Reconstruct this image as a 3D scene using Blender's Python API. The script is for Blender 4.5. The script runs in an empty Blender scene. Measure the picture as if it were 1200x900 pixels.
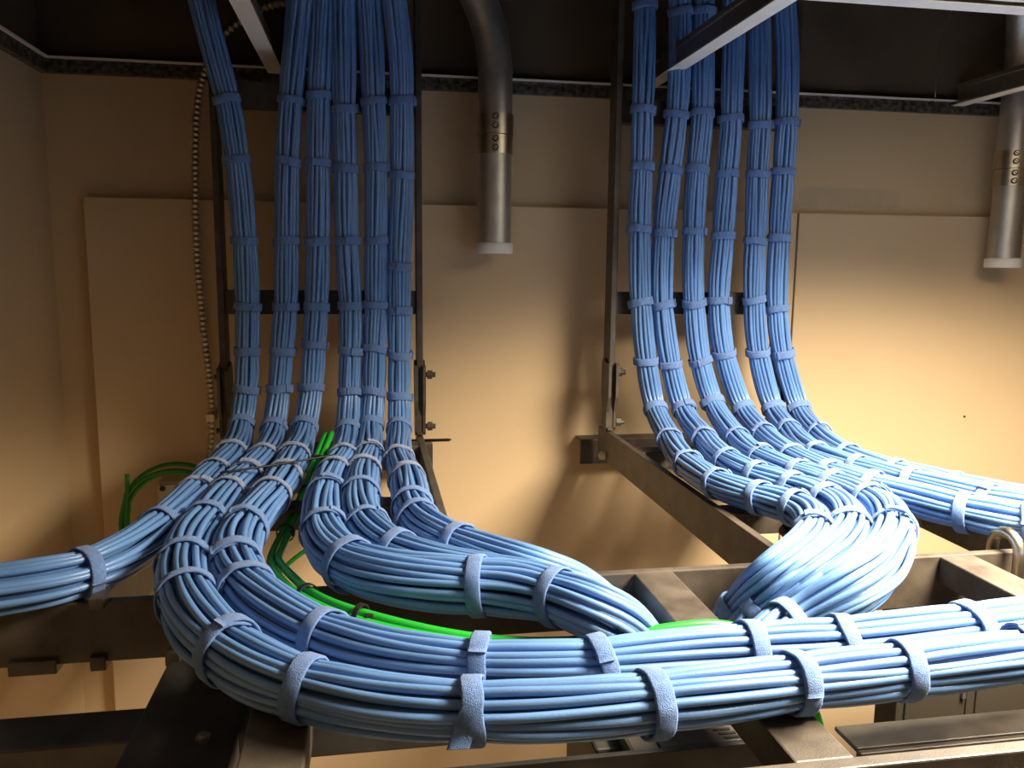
import bpy, bmesh, math, random
from mathutils import Vector, Matrix
random.seed(7)
scene = bpy.context.scene
COL = scene.collection
Z0 = 2.20                                   # camera height; the heights below are relative to it

# ------------------------------------------------------------------ camera
F = 960.0                                   # focal length in pixels of a 1200 px wide frame
YAW, PITCH, ROLL = (math.radians(a) for a in (9.75, 8.22, 0.59))
FW = Vector((math.sin(YAW) * math.cos(PITCH), math.cos(YAW) * math.cos(PITCH), -math.sin(PITCH)))
_r = Vector((math.cos(YAW), -math.sin(YAW), 0)); _u = _r.cross(FW)
RT = _r * math.cos(ROLL) + _u * math.sin(ROLL)
UP = -_r * math.sin(ROLL) + _u * math.cos(ROLL)
cam_d = bpy.data.cameras.new('camera'); cam = bpy.data.objects.new('camera', cam_d); COL.objects.link(cam)
cam_d.sensor_width = 36.0; cam_d.lens = 36.0 * F / 1200.0; cam_d.clip_start = 0.01
M = Matrix((RT, UP, -FW)).transposed().to_4x4(); M.translation = Vector((0, 0, Z0)); cam.matrix_world = M
scene.camera = cam

# ------------------------------------------------------------------ world, light, exposure
w = bpy.data.worlds.new('world'); scene.world = w; w.use_nodes = True
w.node_tree.nodes['Background'].inputs[0].default_value = (1.0, 0.82, 0.6, 1)
w.node_tree.nodes['Background'].inputs[1].default_value = 0.004
LIGHT_POS = (0.82, 0.45, 0.292)
ld = bpy.data.lights.new('troffer_light', 'AREA'); lo = bpy.data.objects.new('troffer_light', ld); COL.objects.link(lo)
ld.shape = 'RECTANGLE'; ld.size = 0.42; ld.size_y = 0.42; ld.energy = 70.0; ld.spread = math.radians(144); ld.color = (1.0, 0.855, 0.645)
lo.location = (LIGHT_POS[0], LIGHT_POS[1], Z0 + LIGHT_POS[2] - 0.012)
scene.view_settings.view_transform = 'Standard'; scene.view_settings.look = 'None'
scene.view_settings.gamma = 1.0; scene.view_settings.use_curve_mapping = False
scene.view_settings.exposure = 0.0

# ------------------------------------------------------------------ helpers
def P(px, py, ax, v):
    """the place on the plane ax = v (height relative to the camera) that the photo shows at px, py"""
    d = FW * F + RT * (px - 600) + UP * (450 - py)
    p = d * (v / d['xyz'.index(ax)])
    return Vector((p.x, p.y, p.z + Z0))
def Q(p):
    q = p - Vector((0, 0, Z0)); z = q.dot(FW)
    return 600 + F * q.dot(RT) / z, 450 - F * q.dot(UP) / z

def link(name, me, mat, parent=None):
    o = bpy.data.objects.new(name, me); COL.objects.link(o)
    if mat and not me.materials: me.materials.append(mat)
    if parent: o.parent = parent; o.matrix_parent_inverse = parent.matrix_world.inverted()
    return o
def tag(o, label=None, cat=None, group=None, kind=None):
    if label: o['label'] = label
    if cat: o['category'] = cat
    if group: o['group'] = group
    if kind: o['kind'] = kind
    return o
def empty(name, loc, label, cat, group=None):
    o = bpy.data.objects.new(name, None); COL.objects.link(o); o.empty_display_size = 0.03
    o.location = loc; o.matrix_world = Matrix.Translation(Vector(loc))
    return tag(o, label, cat, group)
def bm_link(name, bm, mat, parent=None, smooth=False):
    bmesh.ops.recalc_face_normals(bm, faces=bm.faces)
    me = bpy.data.meshes.new(name); bm.to_mesh(me); bm.free()
    if smooth:
        for p in me.polygons: p.use_smooth = True
    return link(name, me, mat, parent)
def add_box(bm, x0, x1, y0, y1, z0, z1, bevel=0.0):
    g = bmesh.ops.create_cube(bm, size=1.0)
    vs = g['verts']
    for v in vs:
        v.co = Vector(((x0 + x1) / 2 + v.co.x * (x1 - x0), (y0 + y1) / 2 + v.co.y * (y1 - y0), Z0 + (z0 + z1) / 2 + v.co.z * (z1 - z0)))
    if bevel > 0:
        es = list({e for v in vs for e in v.link_edges})
        bmesh.ops.bevel(bm, geom=es, offset=bevel, segments=2, affect='EDGES', profile=0.5)
def box(name, x0, x1, y0, y1, z0, z1, mat, parent=None, bevel=0.0):
    bm = bmesh.new(); add_box(bm, x0, x1, y0, y1, z0, z1, bevel)
    return bm_link(name, bm, mat, parent)
def frames(pts):
    """tangents and rotation-minimising normals along a polyline"""
    n = len(pts); T = []
    for i in range(n):
        t = pts[min(i + 1, n - 1)] - pts[max(i - 1, 0)]
        T.append(t.normalized())
    N = []
    ref = Vector((0, 1, 0)) if abs(T[0].y) < 0.9 else Vector((1, 0, 0))
    nn = (ref - T[0] * ref.dot(T[0])).normalized()
    for i in range(n):
        nn = (nn - T[i] * nn.dot(T[i])).normalized(); N.append(nn.copy())
    return T, N, [T[i].cross(N[i]) for i in range(n)]
def tube_data(pts, r, sides=8, cap=True):
    T, N, B = frames(pts); vs, fs = [], []
    rr = r if callable(r) else (lambda i: r)
    cs = [(math.cos(2 * math.pi * k / sides), math.sin(2 * math.pi * k / sides)) for k in range(sides)]
    for i, p in enumerate(pts):
        q = rr(i)
        for c, s in cs: vs.append(p + N[i] * (q * c) + B[i] * (q * s))
    for i in range(len(pts) - 1):
        a = i * sides
        for k in range(sides):
            k2 = (k + 1) % sides
            fs.append((a + k, a + k2, a + sides + k2, a + sides + k))
    if cap:
        fs.append(tuple(reversed(range(sides)))); a = (len(pts) - 1) * sides; fs.append(tuple(range(a, a + sides)))
    return vs, fs
def pydata(name, vs, fs, mat, parent=None, smooth=True):
    me = bpy.data.meshes.new(name); me.from_pydata([tuple(v) for v in vs], [], fs); me.update()
    if smooth: me.polygons.foreach_set('use_smooth', [True] * len(me.polygons))
    return link(name, me, mat, parent)
def tube(name, pts, r, mat, parent=None, sides=10, smooth=True):
    vs, fs = tube_data(pts, r, sides)
    o = pydata(name, vs, fs, mat, parent, smooth)
    return o
def catmull(ctrl, ds):
    c = [ctrl[0] * 2 - ctrl[1]] + list(ctrl) + [ctrl[-1] * 2 - ctrl[-2]]
    dense = []
    for i in range(1, len(c) - 2):
        p0, p1, p2, p3 = c[i - 1:i + 3]
        t0 = 0.0; t1 = t0 + max((p1 - p0).length, 1e-4) ** 0.5; t2 = t1 + max((p2 - p1).length, 1e-4) ** 0.5; t3 = t2 + max((p3 - p2).length, 1e-4) ** 0.5
        for j in range(16):
            t = t1 + (t2 - t1) * j / 16
            a1 = p0 * ((t1 - t) / (t1 - t0)) + p1 * ((t - t0) / (t1 - t0)); a2 = p1 * ((t2 - t) / (t2 - t1)) + p2 * ((t - t1) / (t2 - t1))
            a3 = p2 * ((t3 - t) / (t3 - t2)) + p3 * ((t - t2) / (t3 - t2))
            b1 = a1 * ((t2 - t) / (t2 - t0)) + a2 * ((t - t0) / (t2 - t0)); b2 = a2 * ((t3 - t) / (t3 - t1)) + a3 * ((t - t1) / (t3 - t1))
            dense.append(b1 * ((t2 - t) / (t2 - t1)) + b2 * ((t - t1) / (t2 - t1)))
    dense.append(ctrl[-1].copy())
    L = [0.0]
    for a, b in zip(dense, dense[1:]): L.append(L[-1] + (b - a).length)
    n = max(int(L[-1] / ds), 4); out = []; j = 0
    for i in range(n + 1):
        s = L[-1] * i / n
        while j < len(L) - 2 and L[j + 1] < s: j += 1
        f = (s - L[j]) / max(L[j + 1] - L[j], 1e-9)
        out.append(dense[j].lerp(dense[j + 1], min(max(f, 0), 1)))
    return out
def relax(pts, it):
    for _ in range(it):
        pts = [pts[0]] + [(pts[i - 1] + pts[i] * 2 + pts[i + 1]) / 4 for i in range(1, len(pts) - 1)] + [pts[-1]]
    return pts
def wave(rng, amp, w0, w1):
    cs = [(rng.uniform(0, 6.28), 2 * math.pi / rng.uniform(w0, w1), rng.uniform(0.5, 1)) for _ in range(3)]
    return lambda s: amp * sum(a * math.sin(k * s + p) for p, k, a in cs) / 1.6

# ------------------------------------------------------------------ materials
def mat(name, col, rough=0.5, metal=0.0, var=0.0, vscale=20.0, bump=0.0, bscale=200.0, sheen=0.0, spec=0.5, dust=0.0, coords='Object'):
    m = bpy.data.materials.new(name); m.use_nodes = True; nt = m.node_tree; b = nt.nodes['Principled BSDF']
    b.inputs['Base Color'].default_value = (*col, 1); b.inputs['Roughness'].default_value = rough; b.inputs['Metallic'].default_value = metal
    b.inputs['Specular IOR Level'].default_value = spec
    if sheen: b.inputs['Sheen Weight'].default_value = sheen; b.inputs['Sheen Roughness'].default_value = 0.5
    tc = nt.nodes.new('ShaderNodeTexCoord')
    if var > 0 or dust > 0:
        n = nt.nodes.new('ShaderNodeTexNoise'); n.inputs['Scale'].default_value = vscale; n.inputs['Detail'].default_value = 5
        nt.links.new(tc.outputs[coords], n.inputs['Vector'])
        r = nt.nodes.new('ShaderNodeValToRGB'); nt.links.new(n.outputs['Fac'], r.inputs['Fac'])
        r.color_ramp.elements[0].position = 0.3; r.color_ramp.elements[1].position = 0.72
        lo_c = tuple(c * (1 - var) for c in col); hi_c = tuple(min(c * (1 + var) + dust, 1) for c in col)
        r.color_ramp.elements[0].color = (*lo_c, 1); r.color_ramp.elements[1].color = (*hi_c, 1)
        nt.links.new(r.outputs['Color'], b.inputs['Base Color'])
    if bump > 0:
        n2 = nt.nodes.new('ShaderNodeTexNoise'); n2.inputs['Scale'].default_value = bscale; n2.inputs['Detail'].default_value = 4
        nt.links.new(tc.outputs[coords], n2.inputs['Vector'])
        bp = nt.nodes.new('ShaderNodeBump'); bp.inputs['Strength'].default_value = bump; bp.inputs['Distance'].default_value = 0.002
        nt.links.new(n2.outputs['Fac'], bp.inputs['Height']); nt.links.new(bp.outputs['Normal'], b.inputs['Normal'])
    return m
CABLE = [mat('blue_cable_jacket', (0.125 * k, 0.26 * k, 0.545 * k), 0.34, var=0.08, vscale=30, bump=0.12, bscale=900, spec=0.65) for k in (0.9, 1.0, 1.1)]
STRAP = mat('blue_loop_strap', (0.145, 0.25, 0.52), 0.95, var=0.14, vscale=260, bump=0.7, bscale=1400, sheen=0.2, spec=0.1)
STRAP_DUSTY = mat('dusty_loop_strap', (0.185, 0.26, 0.47), 0.98, var=0.25, vscale=300, bump=0.9, bscale=1400, sheen=0.6, spec=0.1)
GREEN = mat('green_cable_jacket', (0.015, 0.37, 0.028), 0.4, var=0.06, vscale=40)
GREEN_SHADED = mat('shaded_green_cable_jacket', (0.012, 0.20, 0.016), 0.45, var=0.1, vscale=40)  # same green jacket, the coil's shade put into the colour
WALLM = mat('beige_wall_paint', (0.61, 0.445, 0.262), 0.7, var=0.03, vscale=5, bump=0.12, bscale=160, spec=0.25)
BOARD = mat('beige_painted_board', (0.625, 0.462, 0.282), 0.6, var=0.03, vscale=4, bump=0.10, bscale=120, spec=0.3)
BLACK = mat('black_powder_coat', (0.056, 0.043, 0.030), 0.45, var=0.3, vscale=35, bump=0.15, bscale=900, dust=0.02)
DARK = mat('dark_painted_steel', (0.030, 0.025, 0.021), 0.55, var=0.4, vscale=28, dust=0.02)
STEEL = mat('zinc_steel', (0.55, 0.50, 0.42), 0.38, 1.0, var=0.12, vscale=60)
GALV = mat('galvanised_conduit', (0.56, 0.52, 0.45), 0.42, 0.9, var=0.12, vscale=35)
COUPL = mat('set_screw_coupling_steel', (0.50, 0.44, 0.33), 0.3, 1.0, var=0.1, vscale=80)
WHITE = mat('white_painted_steel', (0.88, 0.83, 0.75), 0.5, var=0.05, vscale=30)
BUSH = mat('white_plastic_bushing', (0.80, 0.76, 0.68), 0.5)
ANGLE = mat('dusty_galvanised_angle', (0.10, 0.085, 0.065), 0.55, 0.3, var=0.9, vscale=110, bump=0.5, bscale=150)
LIP = mat('painted_highlight_lip', (0.86, 0.82, 0.76), 0.5, 0.0)  # pale colour paints in the light caught along the lip
PLEN = mat('dark_brown_plenum', (0.11, 0.075, 0.045), 0.9, var=0.3, vscale=6)  # dark brown for the deck and walls above the grid
TILE = mat('mineral_ceiling_tile', (0.62, 0.58, 0.52), 0.95, var=0.06, vscale=60, bump=0.4, bscale=240)
FLOORM = mat('grey_vinyl_floor', (0.55, 0.47, 0.37), 0.5, var=0.06, vscale=8)
BACKM = mat('bounce_cut_wall_grey', (0.16, 0.14, 0.12), 0.7, var=0.05, vscale=5)  # dark grey given to the unseen front and right walls to cut bounced light
ZIP = mat('black_nylon_tie', (0.012, 0.011, 0.010), 0.5)
ENCL = mat('brown_grey_enclosure_paint', (0.036, 0.029, 0.021), 0.8, var=0.06, vscale=12, spec=0.2)
JBOX = mat('ivory_box_plastic', (0.55, 0.48, 0.36), 0.5, var=0.05)
DIFF = bpy.data.materials.new('lit_diffuser'); DIFF.use_nodes = True
_b = DIFF.node_tree.nodes['Principled BSDF']; _b.inputs['Base Color'].default_value = (0.9, 0.87, 0.8, 1)
_b.inputs['Emission Color'].default_value = (1, 0.87, 0.68, 1); _b.inputs['Emission Strength'].default_value = 3.5
# the smear of old filler on the wall beside the right-hand bundles
def wall_stain(m, x0, x1, z0, z1):
    nt = m.node_tree; b = nt.nodes['Principled BSDF']; src = b.inputs['Base Color'].links[0].from_socket
    tc = nt.nodes.new('ShaderNodeTexCoord'); sp = nt.nodes.new('ShaderNodeSeparateXYZ'); nt.links.new(tc.outputs['Object'], sp.inputs[0])
    def ramp(out, a, b2, soft):
        mr = nt.nodes.new('ShaderNodeMapRange'); mr.interpolation_type = 'SMOOTHSTEP'; nt.links.new(out, mr.inputs['Value'])
        mr.inputs['From Min'].default_value = a; mr.inputs['From Max'].default_value = b2; return mr.outputs['Result']
    def mul(a, c):
        n = nt.nodes.new('ShaderNodeMath'); n.operation = 'MULTIPLY'; nt.links.new(a, n.inputs[0])
        if isinstance(c, float): n.inputs[1].default_value = c
        else: nt.links.new(c, n.inputs[1])
        return n.outputs[0]
    f = mul(mul(ramp(sp.outputs[0], x0 - .004, x0 + .004, 0), ramp(sp.outputs[0], x1 + .01, x1 - .01, 0)), mul(ramp(sp.outputs[2], z0 - .004, z0 + .004, 0), ramp(sp.outputs[2], z1 + .004, z1 - .004, 0)))
    nz = nt.nodes.new('ShaderNodeTexNoise'); nz.inputs['Scale'].default_value = 25; nt.links.new(tc.outputs['Object'], nz.inputs['Vector'])
    f = mul(f, ramp(nz.outputs['Fac'], .2, .6, 0)); f = mul(f, 0.45)
    mx = nt.nodes.new('ShaderNodeMix'); mx.data_type = 'RGBA'; nt.links.new(f, mx.inputs['Factor']); nt.links.new(src, mx.inputs['A'])
    mx.inputs['B'].default_value = (0.40, 0.31, 0.20, 1); nt.links.new(mx.outputs['Result'], b.inputs['Base Color'])
wall_stain(WALLM, 0.74, 0.972, Z0 + 0.112, Z0 + 0.148)

# ------------------------------------------------------------------ the room
WY, XL, XR, YB, ZF, ZD, ZC = 1.42, -0.497, 3.4, -2.6, -Z0, 0.95, 0.30
def st(o): o['kind'] = 'structure'; return o
st(box('floor', XL - .1, XR + .1, YB - .1, WY + .1, ZF - .08, ZF, FLOORM))
st(box('wall_back', XL - .1, XR + .1, WY, WY + .08, ZF, ZC, WALLM))
st(box('wall_left', XL - .08, XL, YB, WY, ZF, ZC, WALLM))
st(box('wall_right', XR, XR + .08, YB, WY, ZF, ZC, BACKM))
st(box('wall_front', XL - .1, XR + .1, YB - .08, YB, ZF, ZC, BACKM))
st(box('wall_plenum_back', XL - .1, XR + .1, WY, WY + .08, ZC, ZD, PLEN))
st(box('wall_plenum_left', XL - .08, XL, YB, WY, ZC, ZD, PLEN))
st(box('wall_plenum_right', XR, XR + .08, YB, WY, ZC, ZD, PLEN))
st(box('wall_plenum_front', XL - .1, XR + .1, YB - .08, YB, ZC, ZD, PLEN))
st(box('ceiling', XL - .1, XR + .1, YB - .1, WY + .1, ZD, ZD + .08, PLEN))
# wall angle of the ceiling grid
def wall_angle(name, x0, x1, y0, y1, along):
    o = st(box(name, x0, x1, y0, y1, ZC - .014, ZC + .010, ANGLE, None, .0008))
    if along == 'x': box('highlight_lip', x0, x1, y0 - .006, y0 + .001, ZC + .006, ZC + .0088, LIP, o)
    else: box('highlight_lip', x1 - .001, x1 + .006, y0, y1, ZC + .006, ZC + .0088, LIP, o)
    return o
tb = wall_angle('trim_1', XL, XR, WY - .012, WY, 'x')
bm = bmesh.new()                                             # punched slots along the angle
for i in range(150):
    x = XL + .01 + i * .019
    add_box(bm, x, x + .009, WY - .0135, WY - .0118, ZC - .004, ZC + .001)
bm_link('punched_slots', bm, DARK, tb)['kind'] = 'stuff'
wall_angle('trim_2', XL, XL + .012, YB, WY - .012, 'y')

# plywood backboards on the back wall
BY = 1.402
def backboard(x0, x1, label):
    o = box('backboard', x0, x1, BY, WY - .001, -1.9, 0.100, BOARD, None, .0015)
    return tag(o, label, 'backboard', 'painted backboards on the back wall')
backboard(-0.4425, 0.762, 'wide beige painted backboard behind both vertical cable ladders')
backboard(0.7655, 2.0, 'beige painted backboard right of the seam, under the capped right conduit')
for (px, py) in ((1130, 488), (520, 330)):
    p = P(px, py, 'y', BY)
    if px == 1130:
        o = box('screw_hole_plug', p.x - .0018, p.x + .0018, BY - .0012, BY - .0001, p.z - Z0 - .0018, p.z - Z0 + .0018, DARK)
        tag(o, 'tiny dark screw head in the bright right backboard', 'screw')

# ceiling grid: main tees run towards the wall, cross tees along it
def tee(name, a, b, axis, label, x_or_y):
    t = empty(name, ((a + b) / 2, x_or_y, Z0 + ZC) if axis == 'x' else (x_or_y, (a + b) / 2, Z0 + ZC), label, 'ceiling tee', 'white tees of the ceiling grid')
    c = x_or_y
    if axis == 'y':
        box('flange', c - .012, c + .012, a, b, ZC - .001, ZC + .0005, WHITE, t)
        box('web', c - .001, c + .001, a, b, ZC + .0005, ZC + .036, STEEL, t); box('bulb', c - .0035, c + .0035, a, b, ZC + .030, ZC + .038, STEEL, t, .001)
    else:
        box('flange', a, b, c - .012, c + .012, ZC - .001, ZC + .0005, WHITE, t)
        box('web', a, b, c - .001, c + .001, ZC + .0005, ZC + .036, STEEL, t); box('bulb', a, b, c - .0035, c + .0035, ZC + .030, ZC + .038, STEEL, t, .001)
    return t
TX = (-.145, .465, 1.068, 1.678)
TLAB = ('white ceiling tee crossing the gap left of the left-hand bundles', 'white ceiling tee running across the tops of the right-hand bundles',
        'white ceiling tee meeting the wall above the right capped conduit', 'white ceiling tee furthest right, beyond the capped conduit')
for x, l in zip(TX, TLAB): tee('ceiling_tee', YB, WY - .013, 'y', l, x)
CROSS_Y = .893
edges = (XL + .012,) + TX + (XR - .0,)
CL = ('white cross tee above the far left wall corner', 'white cross tee between the two left ceiling tees', 'white cross tee along the top right edge of the picture',
      'white cross tee right of the capped conduit', 'white cross tee furthest right in the grid')
for i in range(5): tee('cross_tee', edges[i] + .0125, edges[i + 1] - .0125, 'x', CL[i], CROSS_Y)
# tiles and the lit troffer lie in the cells on the camera's side of the cross tees
n = 0
for i in range(5):
    y1 = CROSS_Y
    while y1 > YB + .05:
        y0 = max(y1 - .61, YB + .002)
        if not (i == 2 and y1 == CROSS_Y):
            o = box('ceiling_tile', edges[i] + .004, edges[i + 1] - .004, y0 + .003, y1 - .003, ZC + .001, ZC + .016, TILE)
            tag(o, 'white mineral ceiling tile in the grid over the camera side', 'ceiling tile', 'ceiling tiles over the camera side')
        y1 -= .61
tr = empty('ceiling_light', (.767, .588, Z0 + ZC), 'square lit ceiling light set in the grid over the camera side', 'ceiling light')
box('housing', .48, 1.053, .30, .878, ZC + .003, ZC + .08, WHITE, tr, .002)
box('diffuser', .50, 1.033, .32, .858, ZC + .0005, ZC + .003, DIFF, tr)

# hanger wire and plenum cable seen through the open cells
def wire(name, pix, y, r, m, label, cat):
    o = tube(name, relax(catmull([P(a, b, 'y', y) for a, b in pix], .012), 2), r, m, None, 6); return tag(o, label, cat)
wire('hanger_wire', [(1118, -30), (1116, 8), (1108, 35), (1099, 62), (1098, 80), (1096, 104), (1096, 114)], 1.38, .0007, STEEL, 'thin bright hanger wire dropping to the right ceiling tee', 'wire')

# armoured flexible conduit: a ribbed tube
def ribbed(name, ctrl, r, label, parent=None):
    pts = catmull(ctrl, .0014)
    o = tube(name, pts, lambda i: r * (1.0 + .24 * math.sin(i * 2 * math.pi / 6.0)), STEEL, parent, 8)
    return tag(o, label, 'conduit') if label else o
mc = empty('armoured_conduit', P(243, 560, 'y', 1.37), 'slim ribbed metal conduit hanging down the wall left of the left ladder', 'conduit')
MC = [(262, 40, 1.36), (246, 70, 1.38), (237, 92, 1.385), (231, 130, 1.385), (229, 200, 1.385), (231, 300, 1.385), (239, 390, 1.385), (247, 460, 1.385), (248, 500, 1.385), (245, 540, 1.385), (240, 585, 1.385)]
ribbed('ribbed_armour', [P(a, b, 'y', c) for a, b, c in MC], .0054, None, mc)
p = P(247, 489, 'y', 1.38)
box('strap_clip', p.x - .007, p.x + .007, 1.374, 1.4, p.z - Z0 - .006, p.z - Z0 + .006, STEEL, mc, .001)
box('clip_tab', p.x + .007, p.x + .022, 1.394, 1.4, p.z - Z0 - .005, p.z - Z0 + .005, STEEL, mc, .001)
ribbed('plenum_armoured_conduit', [P(a, b, 'y', 1.30) for a, b in ((255, 48), (264, 38), (285, 22), (310, 8), (340, 0), (375, -14), (420, -30))], .0058, 'ribbed metal conduit in the dark above the left ceiling tee')

# ------------------------------------------------------------------ rigid conduits with couplings and white end bushings
def lathe(name, prof, cx, cy, m, parent, sides=36):
    vs, fs = [], []
    for r, z in prof:
        for k in range(sides):
            a = 2 * math.pi * k / sides; vs.append(Vector((cx + r * math.cos(a), cy + r * math.sin(a), Z0 + z)))
    for i in range(len(prof) - 1):
        for k in range(sides):
            k2 = (k + 1) % sides; fs.append((i * sides + k, i * sides + k2, (i + 1) * sides + k2, (i + 1) * sides + k))
    bm = bmesh.new(); bv = [bm.verts.new(v) for v in vs]
    for f in fs: bm.faces.new([bv[i] for i in f])
    bmesh.ops.remove_doubles(bm, verts=bm.verts, dist=1e-6)
    o = bm_link(name, bm, m, parent, True)
    md = o.modifiers.new('edge', 'EDGE_SPLIT'); md.split_angle = math.radians(40)
    return o
def conduit(cx, cy, zb, zc, bend, label, screw_dx):
    r = .0273
    t = empty('metal_conduit', (cx, cy, Z0 + zb), label, 'conduit', 'capped metal conduits hanging from the ceiling')
    tube('upper_elbow', [Vector((cx, cy, Z0 + zc - .02)), Vector((cx, cy, Z0 + zc)), Vector((cx, cy, Z0 + zc + .03)), Vector((cx, cy, Z0 + zc + .06))] +
         relax(catmull([Vector((cx + a, cy + c, Z0 + zc + b)) for a, c, b in bend], .015), 3), r * 1.02, GALV, t, 32)
    lathe('lower_pipe', [(r, zb + .016), (r, zc - .06)], cx, cy, GALV, t)
    R = r + .0022
    lathe('coupling_collar', [(r, zc - .062), (R, zc - .062), (R, zc - .0325), (R - .0012, zc - .032)], cx, cy, COUPL, t)
    lathe('coupling_collar', [(R - .0012, zc - .032), (R + .0012, zc - .0315), (R + .0012, zc), (r, zc)], cx, cy, COUPL, t)
    lathe('end_bushing', [(r - .004, zb + .004), (r - .003, zb), (R + .0005, zb), (R + .0015, zb + .003), (R + .0015, zb + .015), (R, zb + .017), (r, zb + .017)], cx, cy, BUSH, t)
    # the inside of the pipe
    lathe('pipe_bore', [(r - .003, zb + .004), (r - .003, zb + .05), (0.0005, zb + .05)], cx, cy, DARK, t, 24)
    for dz in (-.006, -.020, -.040, -.054):
        a = math.atan2(-cy, -cx + screw_dx)
        c = Vector((cx + (R + .001) * math.cos(a), cy + (R + .001) * math.sin(a), Z0 + zc + dz))
        d = Vector((math.cos(a), math.sin(a), 0))
        s = tube('set_screw', [c - d * .003, c + d * .0026, c + d * .0036], lambda i: (.0052, .0052, .0042)[i], DARK, t, 12, False)
        tube('screw_head', [c, c + d * .0042], .0032, STEEL, s, 8, False)
        sl = bmesh.new(); add_box(sl, -.0032, .0032, -.0005, .0005, -.0006 - Z0, .0006 - Z0)
        so = bm_link('screw_slot', sl, DARK, s); so.matrix_world = Matrix.Translation(c + d * .0043) @ Matrix.Rotation(a + math.pi / 2, 4, 'Z') @ Matrix.Rotation(.6, 4, 'Y')
conduit(.2005, 1.355, .0195, .2395, [(0, 0, .07), (-.003, -.001, .10), (-.013, -.004, .14), (-.034, -.01, .185), (-.075, -.02, .235), (-.14, -.03, .28)], 'capped metal conduit with set-screw coupling hanging between the two cable ladders', .05)
conduit(1.150, 1.355, .0055, .2135, [(0, 0, .07), (0, -.001, .10), (-.004, -.006, .16), (-.02, -.02, .22), (-.05, -.05, .28), (-.1, -.1, .34)], 'capped metal conduit hanging at the right edge below the right ceiling tee', .35)

# ------------------------------------------------------------------ cable ladders and runway (black tubular steel)
LT, LB, SW = -.270, -.3208, .0098          # top and underside of the stringers, their thickness
RW = .0362                                 # rung width
LF, LBK = 1.280, 1.316                     # front and back of the vertical ladders' rails
def bolt(c, d, r, L, m, parent, name='bolt'):
    d = d.normalized()
    b = tube(name, [c - d * .002, c + d * L], r, m, parent, 10, False)
    tube('nut', [c + d * (L * .35), c + d * (L * .75)], r * 1.75, m, b, 6, False)
    return b
def vertical_ladder(x0, label):
    x1 = x0 + .3048
    t = empty('vertical_cable_ladder', ((x0 + x1) / 2, LF, Z0 - .19), label, 'cable ladder', 'vertical cable ladders')
    box('rail', x0, x0 + SW, LF, LBK, -.268, .75, BLACK, t, .0012)
    box('rail', x1 - SW, x1, LF, LBK, -.268, .75, BLACK, t, .0012)
    for z in (-.0585, .2425, .5435): box('rung', x0 + SW, x1 - SW, LF + .006, LF + .030, z - RW / 2, z + RW / 2, BLACK, t, .0012)
    return t
def swivel(t, x, side):
    """hinged splice plates joining rail and stringer"""
    for dx in (-.0035, SW - .001):
        bm = bmesh.new()
        prof = [(-.150, .020), (-.156, .013), (-.156, -.004), (-.160, -.008), (-.210, -.008), (-.236, .002), (-.262, .002), (-.268, .008), (-.268, .018), (-.262, .026), (-.236, .026), (-.210, .036), (-.160, .036), (-.150, .030)]
        a = [bm.verts.new((x + dx, LF - .004 + q, Z0 + z)) for z, q in prof]; b = [bm.verts.new((x + dx + .0045, LF - .004 + q, Z0 + z)) for z, q in prof]
        bm.faces.new(a); bm.faces.new(list(reversed(b)))
        for i in range(len(a)): j = (i + 1) % len(a); bm.faces.new((a[i], a[j], b[j], b[i]))
        bm_link('swivel_plate', bm, BLACK, t)
    for z in (-.172, -.255):
        bolt(Vector((x + SW, LF + .010, Z0 + z)), Vector((side, -.12, 0)), .0042, .020, BLACK, t, 'swivel_bolt')
def feeder_ladder(x0, label, rungs):
    x1 = x0 + .3048; y0, y1 = .688, 1.335
    t = empty('feeder_cable_ladder', ((x0 + x1) / 2, 1.0, Z0 + LB), label, 'cable ladder', 'short level cable ladders')
    box('stringer', x0, x0 + SW, y0, y1, LB, LT, BLACK, t, .0012); box('stringer', x1 - SW, x1, y0, y1, LB, LT, BLACK, t, .0012)
    for y in rungs: box('rung', x0 + SW, x1 - SW, y - RW / 2, y + RW / 2, LT - .026, LT - .001, BLACK, t, .0012)
    return t
def wall_bracket(x0, x1, label):
    t = empty('wall_angle_bracket', ((x0 + x1) / 2, 1.37, Z0 - .344), label, 'bracket', 'wall angle brackets')
    box('upright_flange', x0, x1, 1.363, 1.368, -.344, -.300, BLACK, t, .001)
    box('level_flange', x0, x1, 1.368, 1.4015, -.304, -.300, BLACK, t, .001)
    for x in (x0 + .05, x1 - .05): bolt(Vector((x, 1.363, Z0 - .322)), Vector((0, -1, 0)), .004, .010, BLACK, t)
VL, VR = -.2265, .3805
vertical_ladder(VL, 'black vertical cable ladder behind the six left-hand blue bundles')
vertical_ladder(VR, 'black vertical cable ladder behind the six right-hand blue bundles')
fl = feeder_ladder(VL, 'short level black ladder carrying the left-hand bundles out from the wall', (1.235, .93))
fr = feeder_ladder(VR, 'short level black ladder carrying the right-hand bundles out from the wall', (1.15, .845))
for t, x, s in ((fl, VL, -1), (fl, VL + .3048 - SW, 1), (fr, VR, 1), (fr, VR + .3048 - SW, 1)): swivel(t, x, s)
bolt(Vector((VR - .001, 1.30, Z0 - .312)), Vector((-.3, -.8, 0)), .0045, .016, STEEL, fr, 'corner_bolt')
bolt(P(932, 622, 'z', -.28), Vector((-1, -.2, .1)), .005, .018, BLACK, fr, 'joint_bolt')
wall_bracket(-.224, .099, 'black wall bracket under the left level ladder')
wall_bracket(.357, .78, 'black wall bracket under the right level ladder')
o = tube('threaded_rod', [P(470, 517, 'y', 1.33), P(526, 515.5, 'y', 1.26), P(529, 515, 'y', 1.255)], lambda i: (.0028, .0024, .0008)[i], BLACK)
tag(o, 'thin pointed rod sticking out right of the left ladder foot', 'rod')

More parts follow.
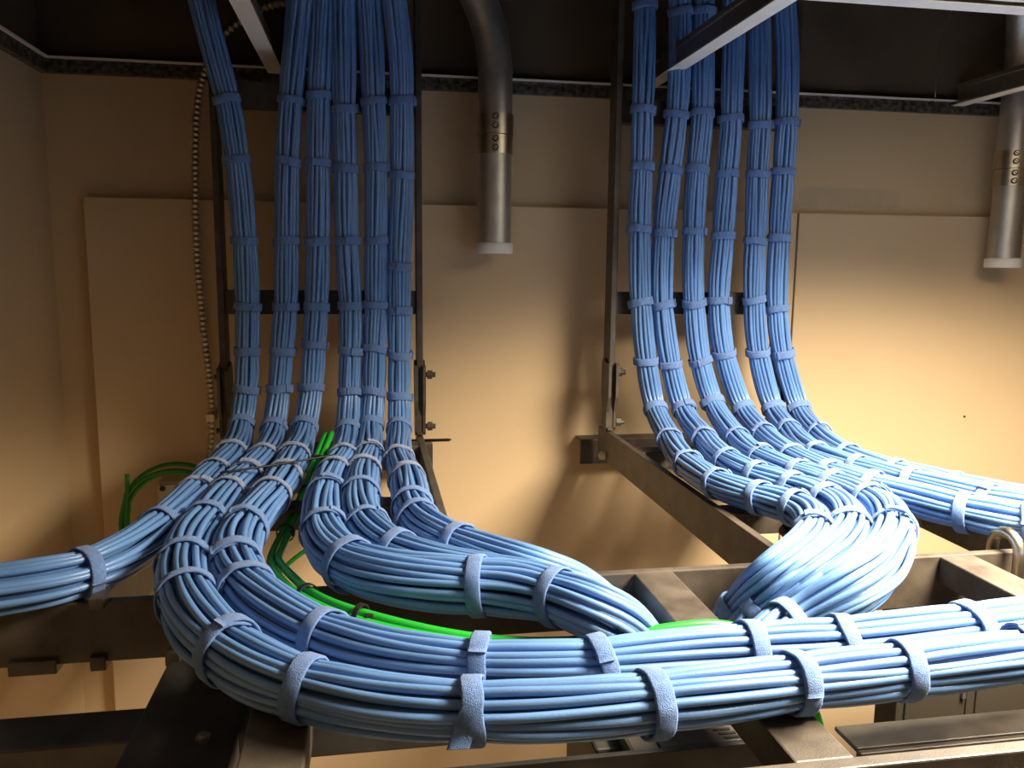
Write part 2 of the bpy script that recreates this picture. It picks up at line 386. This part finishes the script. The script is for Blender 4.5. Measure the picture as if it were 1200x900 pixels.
rw = empty('cable_runway', (.5, .53, Z0 + LB), 'long black horizontal cable runway crossing the foreground under the bundles', 'cable runway')
YF, YN = .680, .376
box('stringer', XL + .004, XR - .004, YF - SW, YF, LB, LT, BLACK, rw, .0012); box('stringer', XL + .004, XR - .004, YN, YN + SW, LB, LT, BLACK, rw, .0012)
x = .2455 - 2 * .3035
for i in range(9):
    box('rung', x - RW / 2, x + RW / 2, YN + SW, YF - SW, LT - .0265, LT - .0005, BLACK, rw, .0014); x += .3035
# small clips and notches along the underside of the far stringer
for px, wd in ((38, .036), (115, .012), (203, .012), (517, .010), (1010, .010)):
    p = P(px, 760, 'y', YF - SW)
    box('stringer_clip', p.x - wd / 2, p.x + wd / 2, YF - SW - .004, YF + .002, LB - .006, LB + .006, BLACK, rw, .001)
for px, py in ((113, 700), (674, 760)):
    p = P(px, py, 'y', YF - .02)
    box('runway_clip', p.x - .006, p.x + .006, YF - .022, YF + .003, LT - .001, LT + .008, BLACK, rw, .001)
# hook bolt over the far stringer
hb = empty('hook_bolt', (.606, YF, Z0 + LT), 'brassy hook bolt curled over the runway edge below the right-hand bundles', 'bolt')
HK = [Vector((.606, YF - .022, Z0 - .34)), Vector((.606, YF - .022, Z0 - .27))] + [Vector((.606, YF - .005 - .017 * math.cos(a), Z0 - .268 + .016 * math.sin(a))) for a in [i * math.pi / 8 for i in range(1, 8)]] + [Vector((.606, YF + .012, Z0 - .27)), Vector((.606, YF + .012, Z0 - .285))]
tube('hook', HK, .0056, COUPL, hb, 10)
tube('nut', [Vector((.606, YF - .022, Z0 - .335)), Vector((.606, YF - .022, Z0 - .327))], .0105, COUPL, hb, 6, False)

# ------------------------------------------------------------------ rack tops under the runway, cabinet behind
rk = empty('equipment_rack', (-.05, .55, 0), 'dark rack top under the left part of the runway', 'equipment rack', 'racks under the runway')
RZ = -.3225
box('rear_top_beam', XL + .01, .147, .556, .600, RZ - .027, RZ - .002, DARK, rk, .002)
box('front_top_beam', -.10, .272, .487, .492, RZ - .05, RZ - .001, DARK, rk, .001); box('front_top_flange', .19, .272, .492, .511, RZ - .005, RZ - .001, BLACK, rk, .001)
box('side_plate', -.168, -.096, .40, .72, RZ - .05, RZ - .0005, DARK, rk, .002)
box('upright_post', .150, .196, .512, .597, ZF, RZ - .012, DARK, rk, .002)
box('upright_post', -.165, -.100, .50, .595, ZF, RZ - .051, DARK, rk, .002)
box('corner_gusset', .168, .190, .488, .60, RZ - .012, RZ - .001, BLACK, rk, .003)
for i in range(3): box('vent_slot', .238 - .002 * i, .250 - .002 * i, .4945 + i * .005, .497 + i * .005, RZ - .0012, RZ - .0004, ZIP, rk)
bolt(Vector((-.117, .544, Z0 + RZ)), Vector((0, 0, 1)), .0030, .006, STEEL, rk)
rk2 = empty('equipment_rack', (.7, .48, 0), 'dark rack top with a folded lip under the right part of the runway', 'equipment rack', 'racks under the runway')
box('top_flange', .322, 1.25, .470, .498, RZ - .0045, RZ - .001, BLACK, rk2, .001)
box('folded_lip', .322, 1.25, .4655, .4715, RZ - .011, RZ - .0025, BLACK, rk2, .0015)
box('front_top_beam', .326, 1.25, .462, .4675, RZ - .05, RZ - .012, DARK, rk2, .001)
box('upright_post', .80, .85, .47, .56, ZF, RZ - .006, DARK, rk2, .002)
cb = empty('equipment_enclosure', (1.0, 1.02, 0), 'brown-grey equipment enclosure standing behind the runway at lower right', 'cabinet')
box('body', .743, 1.45, 1.000, 1.05, ZF, -.452, ENCL, cb, .002)
box('door_panel', .755, .850, .996, 1.0, -1.9, -.47, ENCL, cb, .0012); box('door_panel', .8545, .866, .9965, 1.0, -1.9, -.47, ENCL, cb, .0012); box('door_panel', .870, 1.44, .996, 1.0, -1.9, -.47, ENCL, cb, .0012)
box('latch', .842, .848, .990, .997, -.62, -.60, DARK, cb, .001)

jb = empty('junction_box', (-.30, 1.40, Z0 - .45), 'ivory junction box on the wall half hidden behind the leftmost bundle', 'junction box')
box('box_body', -.347, -.245, 1.366, 1.4015, -.452, -.352, JBOX, jb, .004); box('cover_plate', -.343, -.249, 1.362, 1.366, -.448, -.356, JBOX, jb, .0015)
for dx, dz in ((.010, -.010), (.092, -.010), (.010, -.090), (.092, -.090)):
    bolt(Vector((-.347 + dx, 1.362, Z0 - .352 + dz)), Vector((0, -1, 0)), .0028, .003, DARK, jb, 'cover_screw')

# ------------------------------------------------------------------ blue cable bundles
YV, ZH = 1.260, -.251                      # bundle axis in front of the vertical ladders, above the level ones
def place(c, zh=ZH, k=.045):
    """a traced point runs down the ladder face and then out along the level ladder"""
    if len(c) == 3: return P(c[0], c[1], 'y', c[2])
    px, py = c
    d = FW * F + RT * (px - 600) + UP * (450 - py)
    a = YV; b = d.y * (zh / d.z) if d.z < -1e-3 else 99.0
    b = min(b, 99.0) if b > 0 else 99.0
    if b > a + 1.0: y = a
    else:
        h = max(k * 4 - abs(a - b), 0) / (k * 4); y = min(a, b) - h * h * h * k * 4 / 6
    return P(px, py, 'y', y)
CR, CD = .0146, .0058
def bundle(label, ctrl, straps, zh=ZH, R=CR, n=16, dusty=(), twist=.5, seed=1, tails=(), grow=()):
    rng = random.Random(seed)
    pts = relax(catmull([c if isinstance(c, Vector) else place(c, zh) for c in ctrl], .0095), 5)
    T, N, B = frames(pts); m = len(pts)
    S = [0.0]
    for a, b in zip(pts, pts[1:]): S.append(S[-1] + (b - a).length)
    pix = [Q(p) for p in pts]
    si = []
    for (sx, sy) in straps:
        j = min(range(m), key=lambda i: (pix[i][0] - sx) ** 2 + (pix[i][1] - sy) ** 2)
        si.append(min(max(j, 1), m - 2))
    sa = [S[i] for i in si]
    t = empty('cable_bundle', pts[-1], label, 'cable bundle', 'strapped blue cable bundles')
    gk = sorted((S[min(range(m), key=lambda i: (pix[i][0] - gx) ** 2 + (pix[i][1] - gy) ** 2)], g) for gx, gy, g in grow)
    def swell(s):
        if not gk: return 1.0
        if s <= gk[0][0]: return gk[0][1]
        for (a, ga), (b, gb_) in zip(gk, gk[1:]):
            if s <= b: f = (s - a) / max(b - a, 1e-6); f = f * f * (3 - 2 * f); return ga + (gb_ - ga) * f
        return gk[-1][1]
    SWL = [swell(s) for s in S]; squeeze = []
    for s, g in zip(S, SWL):
        d = min((abs(s - q) for q in sa), default=9)
        squeeze.append((1.03 - .075 * math.exp(-(d / .016) ** 2)) * g)
    def path(k, nk, rad, phase, amp_a, amp_r):
        wa = wave(rng, amp_a, .25, .7); wr = wave(rng, amp_r, .12, .4); out = []
        for i in range(m):
            a = phase + 2 * math.pi * k / nk + twist * S[i] + wa(S[i]); r = rad * squeeze[i] * (1 + wr(S[i]))
            out.append(pts[i] + N[i] * (r * math.cos(a)) + B[i] * (r * math.sin(a)))
        return out
    ph = rng.uniform(0, 6)
    for k in range(n):
        low = rng.random() < .18
        vs, fs = tube_data(path(k, n, R * (.93 if low else 1.0), ph, .13, .035), CD / 2, 8)
        pydata('cable', vs, fs, CABLE[rng.randrange(3)], t)
    V, G = [], []                            # the cables inside, seen only in the grooves
    for k in range(9):
        vs, fs = tube_data(path(k, 9, R * .64, ph + .2, .1, .04), CD / 2 * 1.3, 6, False)
        o_ = len(V); V += vs; G += [tuple(i + o_ for i in f) for f in fs]
    pydata('inner_cables', V, G, CABLE[0], t)['kind'] = 'stuff'
    # hook-and-loop straps: a band wound a little more than once round the bundle
    for q, i in enumerate(si):
        w, th = rng.uniform(.0108, .0128), .0021
        tilt = Matrix.Rotation(rng.uniform(-.12, .12), 3, N[i]) @ Matrix.Rotation(rng.uniform(-.12, .12), 3, B[i])
        ax, nn, bb = tilt @ T[i], tilt @ N[i], tilt @ B[i]
        r0 = R * .965 * SWL[i] + CD / 2 + .0003
        st0 = rng.uniform(0, 6.28); over = rng.uniform(.5, 1.1); steps = 46; vs, fs = [], []
        prof = [(-.5, .25), (-.42, 0), (.42, 0), (.5, .25), (.5, .75), (.4, 1), (-.4, 1), (-.5, .75)]
        wob = wave(rng, .0009, 1.2, 4.0); wr = wave(rng, .00035, .5, 2.0)
        for j in range(steps + 1):
            f = j / steps; a = st0 + f * (2 * math.pi + over)
            lift = th * 1.0 * min(max((f * (2 * math.pi + over) - 5.3) / 1.0, 0), 1)
            for u, v in prof:
                rr = r0 + lift + v * th + wr(a) + (rng.uniform(-.0002, .0002) if v > .5 else 0)
                vs.append(pts[i] + ax * (u * w + wob(a)) + nn * (rr * math.cos(a)) + bb * (rr * math.sin(a)))
        if q in tails:                       # a loose tail hanging off the underside
            dirn = Vector((-.35, -.1, -1)).normalized(); base = vs[-8:]
            for e in (1, 2, 3):
                for b0 in base: vs.append(b0 + dirn * (.0085 * e))
        L = len(vs) // 8
        for j in range(L - 1):
            for u in range(8): fs.append((j * 8 + u, j * 8 + (u + 1) % 8, j * 8 + 8 + (u + 1) % 8, j * 8 + 8 + u))
        fs.append(tuple(range(8))); fs.append(tuple(reversed(range(L * 8 - 8, L * 8))))
        pydata('strap', vs, fs, STRAP_DUSTY if q in dusty else STRAP, t)
    return t

A1 = [(266, 115), (278, 190), (287, 285), (290, 361), (290, 409), (289, 453), (283, 498), (271, 535), (250, 558), (230, 580), (187, 620), (96, 675)]
bundle('blue cable bundle furthest left, curving away to the left edge', [P(225, -60, 'y', 1.22), (236, 0, 1.235), (251, 60, 1.25)] + A1[:-1] + [(145, 651), (96, 673), (40, 685), (0, 691), Vector((-.36, .635, Z0 + ZH)), Vector((-.455, .615, Z0 + ZH - .015))],
       A1, dusty=(7, 8, 9), seed=11, grow=((290, 453, 1.0), (271, 535, 1.18), (230, 580, 1.2), (96, 673, 1.15)))
A2 = [(341, 115), (337, 190), (336, 283), (335, 360), (331, 408), (327, 457), (321, 502), (308, 538), (288, 560), (267, 580), (240, 614), (218, 660), (227, 700), (268, 762), (362, 808), (555, 832), (757, 823), (930, 800), (1062, 785), (1205, 768)]
bundle('blue cable bundle nearest the camera, sweeping across the bottom foreground', [P(356, -60, 'y', 1.20), (351, 0, 1.235), (346, 60, 1.25)] + A2[:11] + [(224, 636), (216, 662), (216, 690), (228, 722), (258, 757), (305, 788), (364, 809), (450, 827), (555, 834), (655, 832), (757, 823), (850, 812), (930, 800), (1062, 784), (1205, 767), (1330, 752), (1500, 735), (1800, 705)],
       A2, dusty=(7, 8, 9), seed=12, grow=((327, 457, 1.0), (308, 538, 1.18), (267, 580, 1.2), (218, 660, 1.32), (228, 722, 1.3), (268, 762, 1.2), (362, 806, 1.08), (555, 832, 1.0)), tails=(15,))
A3 = [(374, 115), (373, 190), (373, 283), (371, 360), (368, 405), (365, 455), (357, 503), (344, 538), (332, 560), (318, 582), (285, 620), (274, 662), (292, 692), (378, 746), (555, 776), (695, 772), (878, 750), (980, 742), (1140, 724)]
bundle('blue cable bundle running just behind the nearest one across the foreground', [P(380, -60, 'y', 1.22), (378, 0, 1.24), (376, 60, 1.252)] + A3[:10] + [(300, 603), (284, 625), (275, 650), (279, 676), (300, 702), (335, 727), (378, 748), (450, 769), (555, 781), (630, 782), (695, 780), (780, 771), (878, 761), (980, 753), (1140, 735), (1230, 725), (1380, 698), (1700, 670)],
       A3, dusty=(7, 8, 9), seed=13, grow=((365, 455, 1.0), (344, 538, 1.18), (318, 582, 1.2), (276, 662, 1.3), (300, 702, 1.22), (378, 746, 1.1), (555, 781, 1.0)))
A4 = [(403, 125), (405, 195), (407, 280), (411, 360), (411, 410), (410, 462), (408, 504), (402, 538), (391, 556), (382, 580), (380, 623), (412, 656), (555, 685), (652, 698)]
bundle('fourth blue bundle from the left, curling forward and down through the runway', [P(401, -60, 'y', 1.22), (402, 0, 1.24), (403, 60, 1.252)] + A4[:10] + [(378, 603), (380, 628), (394, 650), (425, 668), (480, 680), (555, 686), (605, 689), (652, 699), (700, 716), (738, 742, .573), (764, 785, .570), (774, 830, .570), (776, 900, .570), (776, 1080, .570)],
       A4, dusty=(7, 8), seed=14, n=20, grow=((410, 462, 1.0), (402, 538, 1.15), (382, 580, 1.24), (380, 623, 1.25), (412, 656, 1.3), (555, 685, 1.38), (652, 699, 1.3), (738, 742, 1.35)))
A5 = [(438, 122), (441, 195), (441, 281), (441, 356), (439, 408), (438, 460), (435, 501), (432, 534), (427, 553), (422, 582), (430, 620), (468, 645)]
bundle('fifth blue bundle from the left, tucked behind the fourth over the runway', [P(428, -60, 'y', 1.22), (432, 0, 1.24), (436, 60, 1.252)] + A5[:10] + [(422, 602), (432, 624), (455, 642), (495, 658), (545, 669), (610, 681), (670, 697), (720, 722, .616), (750, 765, .612), (762, 820, .612), (764, 900, .612), (764, 1060, .612)],
       A5, dusty=(7, 8), seed=15, n=18, grow=((438, 460, 1.0), (432, 534, 1.1), (422, 582, 1.24), (430, 622, 1.2), (545, 669, 1.1)))
A6 = [(471, 123), (471, 203), (468, 312), (468, 360), (468, 412), (468, 464), (468, 502), (468, 540), (477, 560), (482, 594), (488, 612), (535, 638)]
bundle('sixth blue bundle, rightmost on the left ladder, joining behind the fifth', [P(456, -60, 'y', 1.21), (462, 0, 1.235), (469, 60, 1.25)] + A6[:9] + [(481, 582), (486, 604), (505, 624), (540, 640), (580, 654), (630, 669), (685, 692, .663), (725, 730, .650), (745, 785, .650), (749, 860, .650), (749, 1040, .650)],
       A6, dusty=(7, 8), seed=16, n=18, grow=((468, 464, 1.0), (468, 540, 1.1), (481, 582, 1.26), (488, 612, 1.2), (580, 654, 1.1)))
B1 = [(756, 8), (753, 130), (752, 193), (749, 267), (751, 354), (757, 420), (767, 477), (786, 517), (806, 545), (842, 566), (891, 580), (932, 594), (955, 627), (864, 720)]
bundle('first blue bundle on the right ladder, lowest, along the ladder rail', [P(758, -60, 'y', 1.24), (756, 0), (755, 60)] + B1[1:9] + [(822, 556), (846, 570), (893, 584), (930, 594), (950, 606), (955, 625), (941, 648), (910, 678), (868, 716, .632), (842, 752, .63), (830, 830, .63), (828, 900, .63), (828, 1060, .63)],
       B1, seed=21, grow=((842, 566, 1.0), (932, 594, 1.08), (955, 627, 1.1), (912, 682, 1.3), (862, 722, 1.12)))
B2 = [(796, 10), (793, 136), (786, 197), (778, 272), (776, 355), (785, 423), (800, 478), (827, 516), (854, 542), (889, 559), (932, 572), (968, 588), (998, 619), (890, 722)]
bundle('second blue bundle on the right ladder, leaning at its top', [P(798, -60, 'y', 1.24), (797, 0), (797, 60)] + B2[1:10] + [(932, 572), (968, 586), (990, 600), (998, 620), (984, 645), (946, 680), (897, 718, .602), (868, 752, .595), (852, 830, .595), (848, 900, .595), (848, 1080, .595)],
       B2, seed=22, grow=((889, 559, 1.0), (968, 588, 1.1), (998, 619, 1.12), (950, 680, 1.3), (888, 722, 1.12)))
B3 = [(824, 15), (823, 137), (817, 200), (813, 273), (813, 354), (820, 420), (836, 473), (864, 514), (893, 538), (938, 557), (980, 568), (1022, 586), (1046, 622), (918, 732)]
bundle('third blue bundle on the right ladder, widest curl back toward the runway', [P(825, -60, 'y', 1.24), (825, 0), (824, 60)] + B3[1:9] + [(936, 556), (978, 570), (1018, 586), (1040, 602), (1047, 624), (1036, 652), (1000, 688), (932, 724, .578), (897, 752, .562), (876, 830, .558), (870, 900, .558), (870, 1100, .558)],
       B3, seed=23, n=18, grow=((938, 557, 1.0), (1022, 586, 1.15), (1046, 622, 1.22), (1000, 688, 1.4), (918, 732, 1.1)))
B4 = [(857, 142), (852, 203), (847, 278), (842, 354), (849, 416), (870, 477), (896, 510), (930, 536), (972, 555), (1028, 571), (1127, 600), (1202, 614)]
bundle('fourth blue bundle on the right ladder, front one leaving to the right edge', [P(862, -60, 'y', 1.24), (861, 0), (859, 70)] + B4[:8] + [(972, 556), (1028, 574), (1080, 587), (1127, 599), (1202, 613), (1280, 624), (1400, 632), (1600, 630)],
       B4, seed=24, grow=((930, 536, 1.0), (1028, 573, 1.08), (1127, 600, 1.15)))
B5 = [(891, 143), (888, 202), (885, 280), (884, 355), (889, 415), (905, 477), (924, 504), (956, 532), (1006, 551), (1070, 566), (1152, 586)]
bundle('fifth blue bundle on the right ladder, middle one leaving to the right edge', [P(889, -60, 'y', 1.24), (889, 0), (890, 70)] + B5[:8] + [(1006, 551), (1070, 568), (1152, 587), (1210, 598), (1290, 608), (1400, 614), (1600, 610)],
       B5, seed=25, grow=((956, 532, 1.0), (1070, 568, 1.1)))
B6 = [(922, 142), (918, 202), (913, 280), (911, 359), (917, 413), (936, 478), (960, 510), (994, 535), (1048, 554), (1121, 573)]
bundle('rightmost blue bundle on the right ladder, rearmost one leaving to the right', [P(916, -60, 'y', 1.24), (919, 0), (923, 70)] + B6[:8] + [(1048, 555), (1121, 573), (1190, 587), (1280, 597), (1400, 600), (1600, 594)],
       B6, seed=26, grow=((994, 535, 1.0), (1121, 573, 1.1)))

# ------------------------------------------------------------------ green cables, black ties
def strands(t, ctrl, offs, r, m=GREEN):
    base = relax(catmull(ctrl, .009), 3); T, N, B = frames(base); S = 0
    for q, (a, b) in enumerate(offs):
        wv = wave(random.Random(q + 3), .0016, .12, .4); out = []; s = 0
        for i, p in enumerate(base):
            if i: s += (p - base[i - 1]).length
            out.append(p + N[i] * (a + wv(s)) + B[i] * (b + wv(s + .7)))
        tube('cable', out, r, m, t, 10)
    return base
def zip_tie(t, base, px, py, rad, m=ZIP, head=True):
    T, N, B = frames(base)
    i = min(range(1, len(base) - 1), key=lambda j: (Q(base[j])[0] - px) ** 2 + (Q(base[j])[1] - py) ** 2)
    vs, fs = [], []
    for j in range(20):
        a = 2 * math.pi * j / 20
        for u, v in ((-.0022, 0), (.0022, 0), (.0022, .0012), (-.0022, .0012)):
            rr = rad + v; vs.append(base[i] + T[i] * u + N[i] * (rr * math.cos(a)) + B[i] * (rr * math.sin(a)))
    for j in range(20):
        k = (j + 1) % 20
        for u in range(4): fs.append((j * 4 + u, j * 4 + (u + 1) % 4, k * 4 + (u + 1) % 4, k * 4 + u))
    o = pydata('cable_tie', vs, fs, m, t, False)
    c = base[i] + RT * rad * .9 - FW * rad * .4
    bm = bmesh.new(); add_box(bm, c.x - .003, c.x + .003, c.y - .003, c.y + .003, c.z - Z0 - .0025, c.z - Z0 + .0025, .0006)
    bm_link('tie_head', bm, m, o)
gt = empty('green_cable', P(322, 655, 'z', -.26), 'pair of bright green cables tied together, hooking down between the left-hand bundles', 'green cable')
GC = [P(385, 508, 'y', 1.12), P(374, 538, 'y', 1.06), P(362, 570, 'y', .99), P(349, 598, 'y', .93), P(336, 622, 'y', .865), P(325, 648, 'y', .80), P(327, 668, 'y', .725), P(342, 686, 'y', .678), P(364, 700, 'y', .645), P(402, 716, 'y', .615), P(470, 734, 'y', .588), P(555, 749, 'y', .571), P(620, 756, 'y', .564), P(690, 755, 'y', .562), P(750, 746, 'y', .557), P(800, 740, 'y', .556), P(842, 737, 'y', .556), P(880, 744, 'y', .558), P(930, 758, 'y', .556), P(1000, 772, 'y', .553)]
gb = strands(gt, GC, ((-.0046, -.001), (.0034, .0012)), .0038)
for px, py in ((372, 541), (358, 578), (335, 623), (360, 698), (423, 724)): zip_tie(gt, gb, px, py, .0086)
gcoil = empty('green_cable_coil', P(195, 640, 'y', 1.33), 'green cable coil with shade painted into its colour, hanging on the wall behind the leftmost bundle', 'cable coil')
cx, cz = P(208, 612, 'y', 1.345).x, P(208, 612, 'y', 1.345).z
loops = []
for j in range(150):
    a = 2.6 + j / 150 * 2 * math.pi * 3.3; rr = .092 - .006 * math.sin(a * .31) - .0035 * (j // 46)
    loops.append(Vector((cx + rr * math.cos(a) * .95, 1.345 + .010 * math.sin(a * .5 + j * .01), cz + rr * math.sin(a))))
tube('coiled_cable', loops, .0034, GREEN_SHADED, gcoil, 8)
tube('upright_tail', catmull([P(149, 556, 'y', 1.33), P(149, 575, 'y', 1.33), P(147, 610, 'y', 1.335), P(152, 650, 'y', 1.34)], .01), .0034, GREEN_SHADED, gcoil, 8)
tube('lower_tail', catmull([P(171, 677, 'y', 1.20), P(186, 690, 'y', 1.19), P(205, 715, 'y', 1.19)], .01), .0060, GREEN_SHADED, gcoil, 8)
tag(tube('green_patch_cable', catmull([P(300, 700, 'y', 1.1), P(330, 668, 'y', 1.1), P(357, 646, 'y', 1.1), P(385, 632, 'y', 1.1)], .01), .0032, GREEN, None, 8), 'single thin green cable passing behind the fourth left bundle', 'green cable')
tag(tube('green_drop_cable', relax(catmull([P(676, 815, 'y', .56), P(688, 845, 'y', .545), P(696, 868, 'y', .53), P(702, 895, 'y', .525), P(706, 940, 'y', .52)], .008), 2), .0033, GREEN, None, 8), 'short green cable end dropping below the nearest blue bundle', 'green cable')
tag(tube('green_stub_cable', catmull([P(930, 790, 'y', .50), P(948, 820, 'y', .49), P(957, 838, 'y', .49), P(962, 860, 'y', .49)], .008), .0033, GREEN, None, 8), 'green cable tip peeking out beside the runway rung on the right', 'green cable')
tl = [P(258, 554, 'y', .92), P(300, 548, 'y', .935), P(345, 541, 'y', .965), P(392, 533, 'y', 1.0)]
tag(tube('loose_cable_tie', catmull(tl, .01), .0013, ZIP, None, 6), 'long thin black cable tie lying across the three leftmost bundles', 'cable tie')
